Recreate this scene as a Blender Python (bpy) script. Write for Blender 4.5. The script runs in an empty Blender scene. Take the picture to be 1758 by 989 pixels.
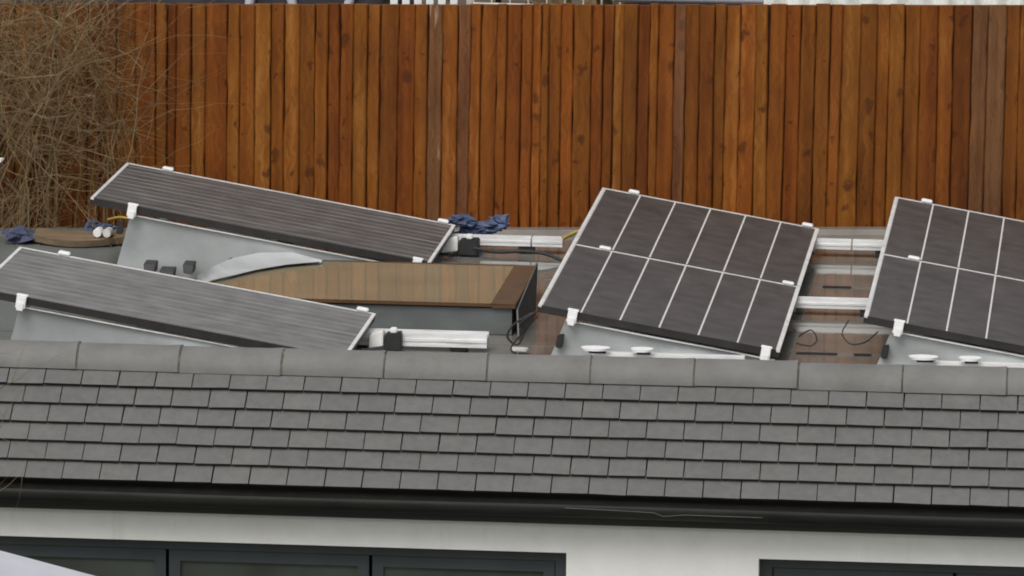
import bpy, bmesh, math, random
from mathutils import Vector, Matrix, noise as mn
random.seed(7)
S = bpy.context.scene
C = S.collection
R = math.radians

# ------------------------------------------------------------------ helpers
class MB:
    """collects polygons (world coordinates) and links them as one mesh object"""
    def __init__(s):
        s.v, s.f, s.m, s.t, s.sm, s.uv = [], [], [], [], [], {}
    def face(s, pts, mi=0, tone=0.5, smooth=False):
        b = len(s.v)
        s.v += [tuple(p) for p in pts]; s.t += [tone]*len(pts)
        s.f.append(tuple(range(b, b+len(pts)))); s.m.append(mi); s.sm.append(smooth)
        return len(s.f)-1
    def grid(s, rows, mi=0, tone=0.5, smooth=True, closed=False):
        b = len(s.v); n = len(rows[0])
        for r in rows:
            s.v += [tuple(p) for p in r]; s.t += [tone]*n
        for i in range(len(rows)-1):
            for j in range(n if closed else n-1):
                k = (j+1) % n
                s.f.append((b+i*n+j, b+i*n+k, b+(i+1)*n+k, b+(i+1)*n+j)); s.m.append(mi); s.sm.append(smooth)
    def hexa(s, p, mi=0, tone=0.5):
        """8 corners: bottom ring 0-3, top ring 4-7"""
        b = len(s.v); s.v += [tuple(q) for q in p]; s.t += [tone]*8
        for q in ((0,3,2,1),(4,5,6,7),(0,1,5,4),(1,2,6,5),(2,3,7,6),(3,0,4,7)):
            s.f.append(tuple(b+i for i in q)); s.m.append(mi); s.sm.append(False)
    def box(s, x0, x1, y0, y1, z0, z1, mi=0, tone=0.5, M=None):
        p = [(x0,y0,z0),(x1,y0,z0),(x1,y1,z0),(x0,y1,z0),(x0,y0,z1),(x1,y0,z1),(x1,y1,z1),(x0,y1,z1)]
        if M: p = [M @ Vector(q) for q in p]
        s.hexa(p, mi, tone)
    def tube(s, path, r, n=6, mi=0, tone=0.5, caps=True):
        path = [Vector(p) for p in path]; rows = []
        for i, p in enumerate(path):
            d = (path[min(i+1, len(path)-1)] - path[max(i-1, 0)])
            if d.length < 1e-9: d = Vector((0,0,1))
            d.normalize()
            a = d.cross(Vector((0.13,0.31,0.94))); 
            if a.length < 1e-3: a = d.cross(Vector((1,0,0)))
            a.normalize(); b = d.cross(a)
            rr = r[i] if isinstance(r, (list, tuple)) else r
            rows.append([p + (a*math.cos(2*math.pi*k/n) + b*math.sin(2*math.pi*k/n))*rr for k in range(n)])
        s.grid(rows, mi, tone, True, closed=True)
        if caps:
            s.face(rows[0][::-1], mi, tone); s.face(rows[-1], mi, tone)
    def build(s, name, mats, parent=None, off=None, bevel=0, label=None):
        me = bpy.data.meshes.new(name)
        o = Vector((0,0,0)) if off is None else Vector(off)
        me.from_pydata([tuple(Vector(p)-o) for p in s.v], [], s.f)
        if not isinstance(mats, (list, tuple)): mats = [mats]
        for m in mats: me.materials.append(m)
        me.polygons.foreach_set('material_index', s.m)
        me.polygons.foreach_set('use_smooth', s.sm)
        at = me.attributes.new('tone', 'FLOAT', 'POINT'); at.data.foreach_set('value', s.t)
        if s.uv:
            ul = me.uv_layers.new(name='UVMap')
            for fi, uvs in s.uv.items():
                for k, li in enumerate(me.polygons[fi].loop_indices): ul.data[li].uv = uvs[k]
        if bevel:
            bm = bmesh.new(); bm.from_mesh(me)
            bmesh.ops.remove_doubles(bm, verts=bm.verts, dist=1e-5)
            bmesh.ops.bevel(bm, geom=bm.edges[:], offset=bevel, segments=2, affect='EDGES', clamp_overlap=True)
            bm.to_mesh(me); bm.free()
        me.validate(); me.update()
        ob = bpy.data.objects.new(name, me); C.objects.link(ob)
        if parent: ob.parent = parent
        elif off is not None: ob.location = o
        if label: ob['label'] = label
        return ob

def tag(o, label=None, cat=None, group=None, kind=None):
    if label: o['label'] = label
    if cat: o['category'] = cat
    if group: o['group'] = group
    if kind: o['kind'] = kind
    return o
def empty(name, loc, label, cat, group=None):
    o = bpy.data.objects.new(name, None); C.objects.link(o); o.location = loc; o.empty_display_size = .1
    return tag(o, label, cat, group)

# ------------------------------------------------------------------ materials
def newmat(name):
    m = bpy.data.materials.new(name); m.use_nodes = True
    nt = m.node_tree; return m, nt, nt.nodes['Principled BSDF']
def N(nt, t, **kw):
    n = nt.nodes.new(t)
    for k, v in kw.items(): setattr(n, k, v)
    return n
def ramp(nt, stops, fac=None):
    n = N(nt, 'ShaderNodeValToRGB'); e = n.color_ramp.elements
    while len(e) < len(stops): e.new(.5)
    for q, (p, c) in zip(e, stops): q.position = p; q.color = (*c, 1) if len(c) == 3 else c
    if fac is not None: nt.links.new(fac, n.inputs[0])
    return n
def coords(nt, scale=(1,1,1), loc=(0,0,0)):
    tc = N(nt, 'ShaderNodeTexCoord'); mp = N(nt, 'ShaderNodeMapping')
    mp.inputs['Scale'].default_value = scale; mp.inputs['Location'].default_value = loc
    nt.links.new(tc.outputs['Object'], mp.inputs[0]); return mp.outputs[0]
def noise(nt, vec, scale, detail=4, rough=.55):
    n = N(nt, 'ShaderNodeTexNoise'); n.inputs['Scale'].default_value = scale
    n.inputs['Detail'].default_value = detail; n.inputs['Roughness'].default_value = rough
    nt.links.new(vec, n.inputs['Vector']); return n.outputs[0]
def mixc(nt, fac, a, b, mode='MIX'):
    n = N(nt, 'ShaderNodeMix', data_type='RGBA', blend_type=mode)
    for s_, v in ((n.inputs[0], fac), (n.inputs[6], a), (n.inputs[7], b)):
        if hasattr(v, 'links') or isinstance(v, bpy.types.NodeSocket): nt.links.new(v, s_)
        else: s_.default_value = v if isinstance(v, (int, float)) else (*v, 1)
    return n.outputs[2]
def mth(nt, op, a, b=0.0, c=None):
    n = N(nt, 'ShaderNodeMath', operation=op)
    for i, v in enumerate((a, b) if c is None else (a, b, c)):
        if isinstance(v, bpy.types.NodeSocket): nt.links.new(v, n.inputs[i])
        else: n.inputs[i].default_value = v
    return n.outputs[0]
def bump(nt, bs, h, strength=.3, dist=.01):
    b = N(nt, 'ShaderNodeBump'); b.inputs['Strength'].default_value = strength; b.inputs['Distance'].default_value = dist
    nt.links.new(h, b.inputs['Height']); nt.links.new(b.outputs[0], bs.inputs['Normal'])
def simple(name, col, rough=.5, metal=0, var=.25, scale=6, stretch=(1,1,1), bmp=0, dirt=None, spec=.5):
    """one colour with mottling; dirt = darker colour in patches"""
    m, nt, bs = newmat(name)
    v = coords(nt, stretch)
    n = noise(nt, v, scale, 6, .6)
    lo = tuple(c*(1-var) for c in col); hi = tuple(min(1, c*(1+var)) for c in col)
    c = ramp(nt, [(.3, lo), (.7, hi)], n).outputs[0]
    if dirt:
        d = ramp(nt, [(.52, (0,0,0)), (.68, (1,1,1))], noise(nt, v, scale*.37, 7, .7)).outputs[0]
        c = mixc(nt, mth(nt, 'MULTIPLY', d, .6), c, dirt)
    nt.links.new(c, bs.inputs['Base Color'])
    bs.inputs['Roughness'].default_value = rough; bs.inputs['Metallic'].default_value = metal
    bs.inputs['Specular IOR Level'].default_value = spec
    if bmp: bump(nt, bs, noise(nt, v, scale*8, 5, .6), bmp, .004)
    return m

def fence_mat():
    m, nt, bs = newmat('stained_softwood')
    at = N(nt, 'ShaderNodeAttribute', attribute_name='tone'); tone = at.outputs['Fac']
    tc = N(nt, 'ShaderNodeTexCoord')
    cmb = N(nt, 'ShaderNodeCombineXYZ')
    nt.links.new(mth(nt, 'MULTIPLY', tone, 91.7), cmb.inputs[2]); nt.links.new(mth(nt, 'MULTIPLY', tone, 17.3), cmb.inputs[0])
    va = N(nt, 'ShaderNodeVectorMath', operation='ADD')
    nt.links.new(tc.outputs['Object'], va.inputs[0]); nt.links.new(cmb.outputs[0], va.inputs[1])
    def mp(s):
        q = N(nt, 'ShaderNodeMapping'); q.inputs['Scale'].default_value = s
        nt.links.new(va.outputs[0], q.inputs[0]); return q.outputs[0]
    # knots: sparse cells stretched along the board
    vo = N(nt, 'ShaderNodeTexVoronoi', voronoi_dimensions='2D'); vo.inputs['Scale'].default_value = 1; vo.inputs['Randomness'].default_value = 1
    wob = noise(nt, mp((7,7,5)), 3, 3, .6)
    vv = N(nt, 'ShaderNodeVectorMath', operation='ADD')
    wm = N(nt, 'ShaderNodeCombineXYZ')
    nt.links.new(mth(nt, 'MULTIPLY', wob, .35), wm.inputs[0]); nt.links.new(mth(nt, 'MULTIPLY', wob, 1.3), wm.inputs[2])
    nt.links.new(mp((9,0,8.5)), vv.inputs[0]); nt.links.new(wm.outputs[0], vv.inputs[1])
    s3 = N(nt, 'ShaderNodeSeparateXYZ'); nt.links.new(vv.outputs[0], s3.inputs[0])
    c3 = N(nt, 'ShaderNodeCombineXYZ'); nt.links.new(s3.outputs[0], c3.inputs[0]); nt.links.new(s3.outputs[2], c3.inputs[1])
    nt.links.new(c3.outputs[0], vo.inputs['Vector'])
    dist = vo.outputs['Distance']
    pick = N(nt, 'ShaderNodeSeparateColor'); nt.links.new(vo.outputs['Color'], pick.inputs[0])
    keep = mth(nt, 'GREATER_THAN', pick.outputs[0], .62)
    size = mth(nt, 'MULTIPLY_ADD', mth(nt, 'POWER', pick.outputs[1], 2.5), .28, .08)
    near = mth(nt, 'DIVIDE', dist, size)
    knot = mth(nt, 'MULTIPLY', ramp(nt, [(.45, (1,1,1)), (1, (0,0,0))], near).outputs[0], keep)
    # grain, bent round the knots
    gv = N(nt, 'ShaderNodeVectorMath', operation='ADD')
    gw = N(nt, 'ShaderNodeCombineXYZ'); nt.links.new(mth(nt, 'MULTIPLY', ramp(nt, [(0, (1,1,1)), (1, (0,0,0))], dist).outputs[0], 1.6), gw.inputs[0])
    nt.links.new(mp((30,30,1.1)), gv.inputs[0]); nt.links.new(gw.outputs[0], gv.inputs[1])
    grain = noise(nt, gv.outputs[0], 2.0, 6, .6)
    blot = noise(nt, mp((5,5,1.5)), 1.6, 5, .65)
    big = noise(nt, coords(nt, (.8,.8,1.4)), 1.1, 4, .6)
    g = mth(nt, 'ADD', mth(nt, 'MULTIPLY', grain, .55), mth(nt, 'MULTIPLY', blot, .55))
    g = mth(nt, 'ADD', g, mth(nt, 'MULTIPLY_ADD', mth(nt, 'FRACT', mth(nt, 'MULTIPLY', tone, 37.0)), .22, -.18))
    g = mth(nt, 'ADD', g, mth(nt, 'MULTIPLY_ADD', big, .3, -.13))
    g = mth(nt, 'ADD', g, mth(nt, 'MULTIPLY_ADD', noise(nt, mp((24,0,.4)), 1.0, 3, .5), .55, -.275))
    c = ramp(nt, [(.10, (.065,.0155,.0028)), (.36, (.140,.041,.0055)), (.60, (.230,.074,.0100)), (.86, (.37,.155,.034))], g).outputs[0]
    # redder or yellower boards
    hue = ramp(nt, [(.0, (1.0,.85,.85)), (.5, (1,1,1)), (1, (.97,1.08,1.1))], mth(nt, 'FRACT', mth(nt, 'MULTIPLY', tone, 113.0))).outputs[0]
    c = mixc(nt, 1.0, c, hue, 'MULTIPLY')
    # dark smudges where the stain soaked in
    sm = ramp(nt, [(.60, (0,0,0)), (.78, (1,1,1))], noise(nt, mp((6,6,4)), 1.3, 6, .7)).outputs[0]
    c = mixc(nt, mth(nt, 'MULTIPLY', sm, .6), c, (.055,.017,.007))
    c = mixc(nt, mth(nt, 'MULTIPLY', knot, .62), c, (.040,.011,.004))
    # greyed / bare boards: tone above 1 marks weathered boards
    damp = ramp(nt, [(.45, (0,0,0)), (.72, (1,1,1))], noise(nt, coords(nt, (1.1,1.1,.9), (2,0,1)), 1.2, 6, .65)).outputs[0]
    c = mixc(nt, mth(nt, 'MULTIPLY', damp, .52), c, (.085,.026,.008))
    wth = mth(nt, 'GREATER_THAN', tone, 1.0)
    c = mixc(nt, mth(nt, 'MULTIPLY', wth, .36), c, ramp(nt, [(.3, (.07,.045,.028)), (.75, (.22,.15,.10))], g).outputs[0])
    pale = mth(nt, 'MULTIPLY', mth(nt, 'GREATER_THAN', tone, 2.0), ramp(nt, [(.60, (0,0,0)), (.70, (1,1,1))], noise(nt, mp((16,16,2.6)), 1.4, 3)).outputs[0])
    c = mixc(nt, mth(nt, 'MULTIPLY', pale, .65), c, (.52,.36,.24))
    nt.links.new(c, bs.inputs['Base Color'])
    bs.inputs['Roughness'].default_value = .6; bs.inputs['Specular IOR Level'].default_value = .15
    bump(nt, bs, grain, .35, .004)
    return m

def roof_mat():
    m, nt, bs = newmat('wet_roof_membrane')
    v = coords(nt)
    sx = N(nt, 'ShaderNodeSeparateXYZ'); nt.links.new(v, sx.inputs[0])
    n = noise(nt, coords(nt, (1,.45,1)), 2.1, 4, .55)
    # standing water lies in the dip on the right hand side of the roof
    dip = N(nt, 'ShaderNodeMapRange'); dip.inputs[1].default_value = -2.95; dip.inputs[2].default_value = -2.55
    dip.inputs[3].default_value = -.25; dip.inputs[4].default_value = .38
    nt.links.new(sx.outputs[0], dip.inputs[0])
    w = ramp(nt, [(.50, (0,0,0)), (.58, (1,1,1))], mth(nt, 'ADD', n, dip.outputs[0])).outputs[0]
    fine = noise(nt, v, 40, 5, .6)
    dry = ramp(nt, [(.3, (.105,.118,.112)), (.7, (.165,.18,.17))], mth(nt, 'ADD', mth(nt, 'MULTIPLY', fine, .4), mth(nt, 'MULTIPLY', n, .6))).outputs[0]
    wet = ramp(nt, [(.3, (.15,.14,.12)), (.7, (.225,.21,.185))], noise(nt, v, 5, 6, .6)).outputs[0]
    nt.links.new(mixc(nt, w, dry, wet), bs.inputs['Base Color'])
    r = N(nt, 'ShaderNodeMapRange'); r.inputs[3].default_value = .42; r.inputs[4].default_value = .055
    nt.links.new(w, r.inputs[0]); nt.links.new(r.outputs[0], bs.inputs['Roughness'])
    bs.inputs['Specular IOR Level'].default_value = .6
    b = N(nt, 'ShaderNodeBump'); b.inputs['Strength'].default_value = .06; b.inputs['Distance'].default_value = .01
    nt.links.new(noise(nt, coords(nt, (1,.35,1)), 9, 3), b.inputs['Height']); nt.links.new(b.outputs[0], bs.inputs['Normal'])
    return m

def cell_mat(name, nu, nv, base, rough, lw, line, streak=0.0):
    """solar cells: UV in metres / size; white gaps between nu columns, faint busbar streaks along them"""
    m, nt, bs = newmat(name)
    tc = N(nt, 'ShaderNodeTexCoord'); sp = N(nt, 'ShaderNodeSeparateXYZ'); nt.links.new(tc.outputs['UV'], sp.inputs[0])
    u, v = sp.outputs[0], sp.outputs[1]
    def lines(c, n, w):
        f = mth(nt, 'FRACT', mth(nt, 'ADD', mth(nt, 'MULTIPLY', c, n), .5))
        return mth(nt, 'LESS_THAN', mth(nt, 'ABSOLUTE', mth(nt, 'SUBTRACT', f, .5)), w*n*.5)
    ob = coords(nt)
    d = ramp(nt, [(.35, tuple(c*.75 for c in base)), (.7, tuple(c*1.3 for c in base))], noise(nt, ob, 7, 7, .65)).outputs[0]
    # dried rain marks
    mk = ramp(nt, [(.62, (0,0,0)), (.75, (1,1,1))], noise(nt, coords(nt, (1.6,.8,1)), 5.5, 7, .7)).outputs[0]
    d = mixc(nt, mth(nt, 'MULTIPLY', mk, .18), d, (.25,.24,.22))
    if streak:
        cb = N(nt, 'ShaderNodeCombineXYZ'); nt.links.new(mth(nt, 'MULTIPLY', u, 3.5), cb.inputs[0]); nt.links.new(mth(nt, 'MULTIPLY', v, 26), cb.inputs[1])
        st = ramp(nt, [(.36, (0,0,0)), (.62, (1,1,1))], noise(nt, cb.outputs[0], 1.0, 5, .7)).outputs[0]
        wv = mth(nt, 'ADD', v, mth(nt, 'MULTIPLY', noise(nt, coords(nt, (2,2,2)), 3.0, 2), .012))
        fr = mth(nt, 'ABSOLUTE', mth(nt, 'SUBTRACT', mth(nt, 'FRACT', mth(nt, 'MULTIPLY', wv, 11.0)), .5))
        st = mth(nt, 'MULTIPLY', st, ramp(nt, [(.06, (1,1,1)), (.26, (.12,.12,.12))], fr).outputs[0])
        d = mixc(nt, mth(nt, 'MULTIPLY', st, streak), d, (.33,.32,.30))
    l = lines(u, nu, lw[0]) if nu else None
    if nv:
        l2 = lines(v, nv, lw[1]); l = l2 if l is None else mth(nt, 'MAXIMUM', l, l2)
    c = mixc(nt, mth(nt, 'MULTIPLY', l, line), d, (.72,.70,.66))
    nt.links.new(c, bs.inputs['Base Color'])
    bs.inputs['Roughness'].default_value = rough; bs.inputs['Specular IOR Level'].default_value = .22
    bump(nt, bs, noise(nt, ob, 220, 2), .05, .002)
    return m

def tile_mat():
    m, nt, bs = newmat('concrete_roof_tile')
    at = N(nt, 'ShaderNodeAttribute', attribute_name='tone')
    v = coords(nt)
    n = mth(nt, 'ADD', mth(nt, 'MULTIPLY', at.outputs['Fac'], .16), mth(nt, 'MULTIPLY_ADD', noise(nt, v, 24, 7, .65), .66, .09))
    c = ramp(nt, [(.28, (.085,.085,.081)), (.5, (.112,.111,.106)), (.74, (.140,.138,.131))], n).outputs[0]
    # lime bloom and grime
    bl = ramp(nt, [(.58, (0,0,0)), (.74, (1,1,1))], noise(nt, coords(nt, (1,1,.5)), 3.2, 7, .7)).outputs[0]
    c = mixc(nt, mth(nt, 'MULTIPLY', bl, .22), c, (.17,.17,.158))
    sm = ramp(nt, [(.62, (0,0,0)), (.75, (1,1,1))], noise(nt, coords(nt, (1,1,.3), (4,2,1)), 9, 6, .7)).outputs[0]
    c = mixc(nt, mth(nt, 'MULTIPLY', sm, .3), c, (.085,.080,.070))
    nt.links.new(c, bs.inputs['Base Color']); bs.inputs['Roughness'].default_value = .7
    bump(nt, bs, noise(nt, v, 130, 4, .7), .35, .003)
    return m

def deflector_mat():
    m, nt, bs = newmat('galvanised_sheet')
    v = coords(nt)
    c = ramp(nt, [(.3, (.33,.352,.346)), (.7, (.44,.462,.455))], noise(nt, v, 5, 7, .6)).outputs[0]
    wm = ramp(nt, [(.60, (0,0,0)), (.70, (1,1,1))], noise(nt, coords(nt, (1,1,.8), (3,1,0)), 6, 3, .5)).outputs[0]
    c = mixc(nt, mth(nt, 'MULTIPLY', wm, .22), c, (.55,.57,.57))
    nt.links.new(c, bs.inputs['Base Color']); bs.inputs['Roughness'].default_value = .36; bs.inputs['Metallic'].default_value = .25
    return m

def render_wall_mat():
    m, nt, bs = newmat('white_render')
    v = coords(nt)
    c = ramp(nt, [(.3, (.80,.79,.75)), (.7, (.87,.86,.83))], noise(nt, v, 7, 7, .65)).outputs[0]
    st = ramp(nt, [(.58, (0,0,0)), (.8, (1,1,1))], noise(nt, coords(nt, (9,9,.9)), 1.3, 6, .7)).outputs[0]
    c = mixc(nt, mth(nt, 'MULTIPLY', st, .30), c, (.50,.49,.42))
    nt.links.new(c, bs.inputs['Base Color']); bs.inputs['Roughness'].default_value = .85
    bump(nt, bs, noise(nt, v, 150, 4, .7), .3, .003)
    return m

def glass_mat(name, col, rough=.03, ior=1.5, var=.3):
    m, nt, bs = newmat(name)
    c = ramp(nt, [(.35, tuple(q*(1-var) for q in col)), (.7, tuple(q*(1+var) for q in col))], noise(nt, coords(nt), 2.2, 4)).outputs[0]
    nt.links.new(c, bs.inputs['Base Color']); bs.inputs['Roughness'].default_value = rough; bs.inputs['IOR'].default_value = ior
    bs.inputs['Coat Weight'].default_value = 0
    bump(nt, bs, noise(nt, coords(nt, (1,.4,1)), 5, 2), .03, .01)
    return m

WOOD = fence_mat(); ROOF = roof_mat(); TILE = tile_mat(); GALV = deflector_mat(); WALL = render_wall_mat()
CELL_A = cell_mat('dark_cells_with_white_gaps', 6, 0, (.068,.061,.057), .50, (.0074, 0), .85)
CELL_B = cell_mat('dark_cells_streaked', 0, 6, (.078,.074,.070), .48, (0, .004), .18, .55)
CELL_C = cell_mat('paler_cells_streaked', 0, 6, (.150,.147,.141), .5, (0, .004), .16, .50)  # paler base than the other streaked cells
RIDGE = simple('ridge_tile_concrete', (.150,.147,.138), .7, 0, .14, 7, (1,1,1), .3, (.105,.099,.082))
MORTAR = simple('mossy_mortar', (.120,.112,.090), .95, 0, .45, 22, (1,1,1), .6, (.06,.058,.02))
ALU = simple('frame_aluminium', (.74,.73,.70), .45, .15, .12, 14, dirt=(.42,.38,.32))
CLAMP = simple('clamp_aluminium', (.86,.86,.85), .4, .0, .04, 20)
RAILM = simple('rail_aluminium', (.78,.78,.77), .38, .1, .12, 5, (1.5,9,9), dirt=(.42,.42,.40))
BLACK = simple('black_frame', (.022,.019,.018), .5, 0, .3, 12)
RUBBER = simple('black_rubber', (.018,.018,.018), .6, 0, .3, 20)
GUTTER = simple('black_gutter', (.021,.022,.019), .72, 0, .4, 3, (.6,3,3), dirt=(.036,.036,.028), spec=.25)
FASCIA = simple('dark_fascia', (.018,.018,.016), .6, 0, .35, 3, (.6,3,3), dirt=(.04,.03,.02))
SEAM = simple('old_dark_timber', (.072,.020,.005), .9, 0, .4, 12)
TAIL = simple('shade_dark_tile_tail', (.034,.023,.022), .9, 0, .5, 16)  # shadow line below each course, put into the tail colour
GUTTER_STREAK = simple('grey_glint', (.11,.11,.105), .6)  # colour of the tube that stands for the gutter glint
UNDER = simple('felt_underlay', (.018,.014,.013), .9)
WFRAME = simple('anthracite_frame', (.045,.054,.058), .5, 0, .15, 4)
PANE = glass_mat('window_glass', (.060,.068,.058), .06)
RLGLASS = glass_mat('rooflight_glass', (.29,.24,.155), .03, 2.6, .12)
BRONZE = simple('bronze_flashing', (.088,.042,.014), .55, 0, .25, 6)
KERB = simple('grey_kerb_membrane', (.115,.128,.124), .5, 0, .2, 4, (1,1,2), dirt=(.07,.075,.07))
BLUE = simple('blue_tarp', (.06,.085,.165), .55, 0, .6, 9)
NAVY = simple('dark_blue_sacking', (.055,.065,.12), .8, 0, .4, 12)
BOARDM = simple('tan_board', (.20,.145,.092), .5, 0, .3, 4, (1,5,5))
WHITEP = simple('white_plastic', (.82,.82,.80), .45, 0, .05, 20)
YELLOW = simple('yellow_strap', (.38,.26,.06), .7, 0, .3, 20)
BARK = simple('bare_bark', (.225,.150,.068), .85, 0, .45, 14)
BARK2 = simple('pale_bark', (.33,.25,.135), .85, 0, .35, 14)
LILAC = simple('pale_painted_sheet', (.50,.50,.54), .55, 0, .07, 5, dirt=(.40,.40,.42))
POST = simple('grey_post', (.25,.25,.25), .6)
DARKROOF = simple('dark_shed_timber', (.035,.030,.034), .7, 0, .5, 6, (1,1,1))
HEDGEB = simple('brown_hedge', (.12,.075,.03), .9, 0, .6, 18)
WSHEET = simple('weathered_white_sheet', (.80,.80,.74), .7, 0, .15, 11, (2,2,.6), dirt=(.36,.38,.24))
WIRE = simple('galvanised_wire', (.55,.52,.45), .5, .2)
LAWN = simple('grass_ground', (.085,.090,.060), .9, 0, .5, 3)
SOIL = simple('bare_bank', (.075,.055,.035), .95, 0, .4, 4)
DARKIN = simple('dark_room', (.03,.03,.03), .9)
RED = simple('faded_red_plastic', (.26,.09,.07), .6)

# ------------------------------------------------------------------ setting
GZ = -2.55           # garden level in front of the building
BZ = -.75            # higher ground behind it
m = MB(); m.face([(-400,-300,GZ),(400,-300,GZ),(400,400,GZ),(-400,400,GZ)]); tag(m.build('lawn', LAWN), kind='structure')
def rear(x): return 32.23 + .164*(x+5.73)          # the roof's rear edge
XL, XR = -6.15, 1.6
m = MB()
m.hexa([(-60,rear(-60)+.05,GZ+.004),(60,rear(60)+.05,GZ+.004),(60,200,GZ+.004),(-60,200,GZ+.004),
        (-60,rear(-60)+.05,BZ),(60,rear(60)+.05,BZ),(60,200,BZ),(-60,200,BZ)])
tag(m.build('terrain', SOIL), kind='structure')

# ------------------------------------------------------------------ garden building
bld = empty('garden_building', (-2.2, 29.5, GZ), 'white rendered flat roofed building with grey tiled front slope, black gutter and dark windows', 'building')
BO = bld.location.copy()
WY = 27.30           # front wall plane
EZ = -.40            # top of the visible wall
# walls with the two window openings
m = MB()
wins = [(-6.05, -2.428, GZ+.12, -.516), (-1.585, .9, GZ+.12, -.516)]
xs = [XL, wins[0][0], wins[0][1], wins[1][0], wins[1][1], XR]
m.box(XL, XR, WY, WY+.3, -.516, -.29)
m.box(XL, XR, WY, WY+.3, GZ, GZ+.12)
for a, b in ((xs[0], xs[1]), (xs[2], xs[3]), (xs[4], xs[5])): m.box(a, b, WY, WY+.3, GZ+.12, -.516)
m.box(XL, XL+.25, WY+.3, rear(XL)-.02, GZ, -.05); m.box(XR-.25, XR, WY+.3, rear(XR)-.02, GZ, -.05)
m.hexa([(XL+.25,rear(XL)-.27,GZ),(XR-.25,rear(XR)-.27,GZ),(XR-.25,rear(XR)-.04,GZ),(XL+.25,rear(XL)-.04,GZ),
        (XL+.25,rear(XL)-.27,-.05),(XR-.25,rear(XR)-.27,-.05),(XR-.25,rear(XR)-.04,-.05),(XL+.25,rear(XL)-.04,-.05)])
m.build('wall', WALL, bld, BO)
# windows
def window(x0, x1, z0, z1, sashes, glass_top):
    y = WY+.085; d = .06
    f = MB(); w = .055
    f.box(x0, x1, y, y+d, z1-w, z1); f.box(x0, x1, y, y+d, z0, z0+w)
    f.box(x0, x0+w, y, y+d, z0+w, z1-w); f.box(x1-w, x1, y, y+d, z0+w, z1-w)
    fo = f.build('window', WFRAME, bld, BO)
    for a, b, blind in sashes:
        s_ = MB(); yy = y+.012; t = .05; zt = z1-w-.004; zb = z0+w+.004
        s_.box(a, b, yy, yy+.05, zt-t, zt); s_.box(a, b, yy, yy+.05, zb, zb+t)
        s_.box(a, a+t, yy, yy+.05, zb+t, zt-t); s_.box(b-t, b, yy, yy+.05, zb+t, zt-t)
        s_.build('sash', WFRAME, fo, BO)
        g = MB(); g.box(a+t, b-t, yy+.020, yy+.032, zb+t, zt-t); g.build('pane', PANE, fo, BO)
    s_ = MB(); s_.box(x0-.0, x1+.0, WY-.03, WY+.083, z0-.03, z0-.003); s_.build('sill', WFRAME, fo, BO)
window(*wins[0], [(-5.98,-5.13,0),(-5.115,-4.215,0),(-4.20,-3.31,0),(-3.295,-2.487,0)], 0)
window(*wins[1], [(-1.525,-.74,0),(-.725,.05,0),(.065,.84,0)], 0)
# flat roof with rear drip edge and membrane laps
m = MB()
m.hexa([(XL,27.45,-.05),(XR,27.45,-.05),(XR,rear(XR),-.05),(XL,rear(XL),-.05),(XL,27.45,0),(XR,27.45,0),(XR,rear(XR),0),(XL,rear(XL),0)])
for yy in (29.46, 31.28):
    m.box(XL+.05, XR-.05, yy, yy+.07, .0005, .0045)
m.hexa([(XL,rear(XL)-.09,.001),(XR,rear(XR)-.09,.001),(XR,rear(XR)+.02,.001),(XL,rear(XL)+.02,.001),
        (XL,rear(XL)-.05,.028),(XR,rear(XR)-.05,.028),(XR,rear(XR)+.02,.03),(XL,rear(XL)+.02,.03)])
m.build('roof', ROOF, bld, BO)
# dark weld scars on the laps
for x0, x1, yy in ((-1.52,-1.38,31.25),(-1.55,-1.36,29.43),(-1.28,-1.2,29.43)):
    m = MB(); m.box(x0, x1, yy, yy+.03, .0005, .007); m.build('membrane_seam', UNDER, bld, BO)

# tiled slope
P = R(44.5); GA = .1005
sy, sz = -math.cos(P), -math.sin(P)                 # down slope
ny, nz = -math.sin(P), math.cos(P)                  # outward normal
Y0, Z0 = 27.615, .192
def sl(x, d, h): return (x, Y0 + sy*d + ny*h, Z0 + sz*d + nz*h)
m = MB(); m2 = MB(); tw = .1655
m2.hexa([sl(XL,-.02,-.06),sl(XR,-.02,-.06),sl(XR,.59,-.06),sl(XL,.59,-.06),sl(XL,-.02,-.014),sl(XR,-.02,-.014),sl(XR,.59,-.014),sl(XL,.59,-.014)])
rng = random.Random(3)
offs = [.045, .128, .085, .008, .098, .02]
for c in range(0, 6):
    d0 = max(-.06, c*GA - .045); d1 = (c+1)*GA + .008
    x = XL - tw + (offs[c] if c >= 0 else 0)
    while x < XR:
        g = .0016 + rng.random()*.0022
        a, b = max(XL, x+g), min(XR, x+tw-g)
        if b - a > .02:
            j = rng.gauss(0, .0010); k = rng.gauss(0, .0008); e = rng.gauss(0, .0008); tl = rng.gauss(0, .0006)
            t0, t1 = -.008, .022 + abs(k)     # tail lifts off the course below
            tn = min(1, max(0, rng.gauss(.5, .22)))
            q = [sl(a,d0,t0-.012),sl(b,d0,t0-.012),sl(b,d1+e+tl,t1-.014),sl(a,d1+e-tl,t1-.014),
                 sl(a,d0,t0),sl(b,d0,t0),sl(b,d1+e+tl,t1+j),sl(a,d1+e-tl,t1-j)]
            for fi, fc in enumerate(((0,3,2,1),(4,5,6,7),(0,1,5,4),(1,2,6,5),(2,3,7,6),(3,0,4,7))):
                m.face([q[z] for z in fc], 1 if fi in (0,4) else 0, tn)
        x += tw
ts = m.build('tile_slope', [TILE, TAIL], bld, BO); m2.build('underlay', UNDER, ts, BO)
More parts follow.
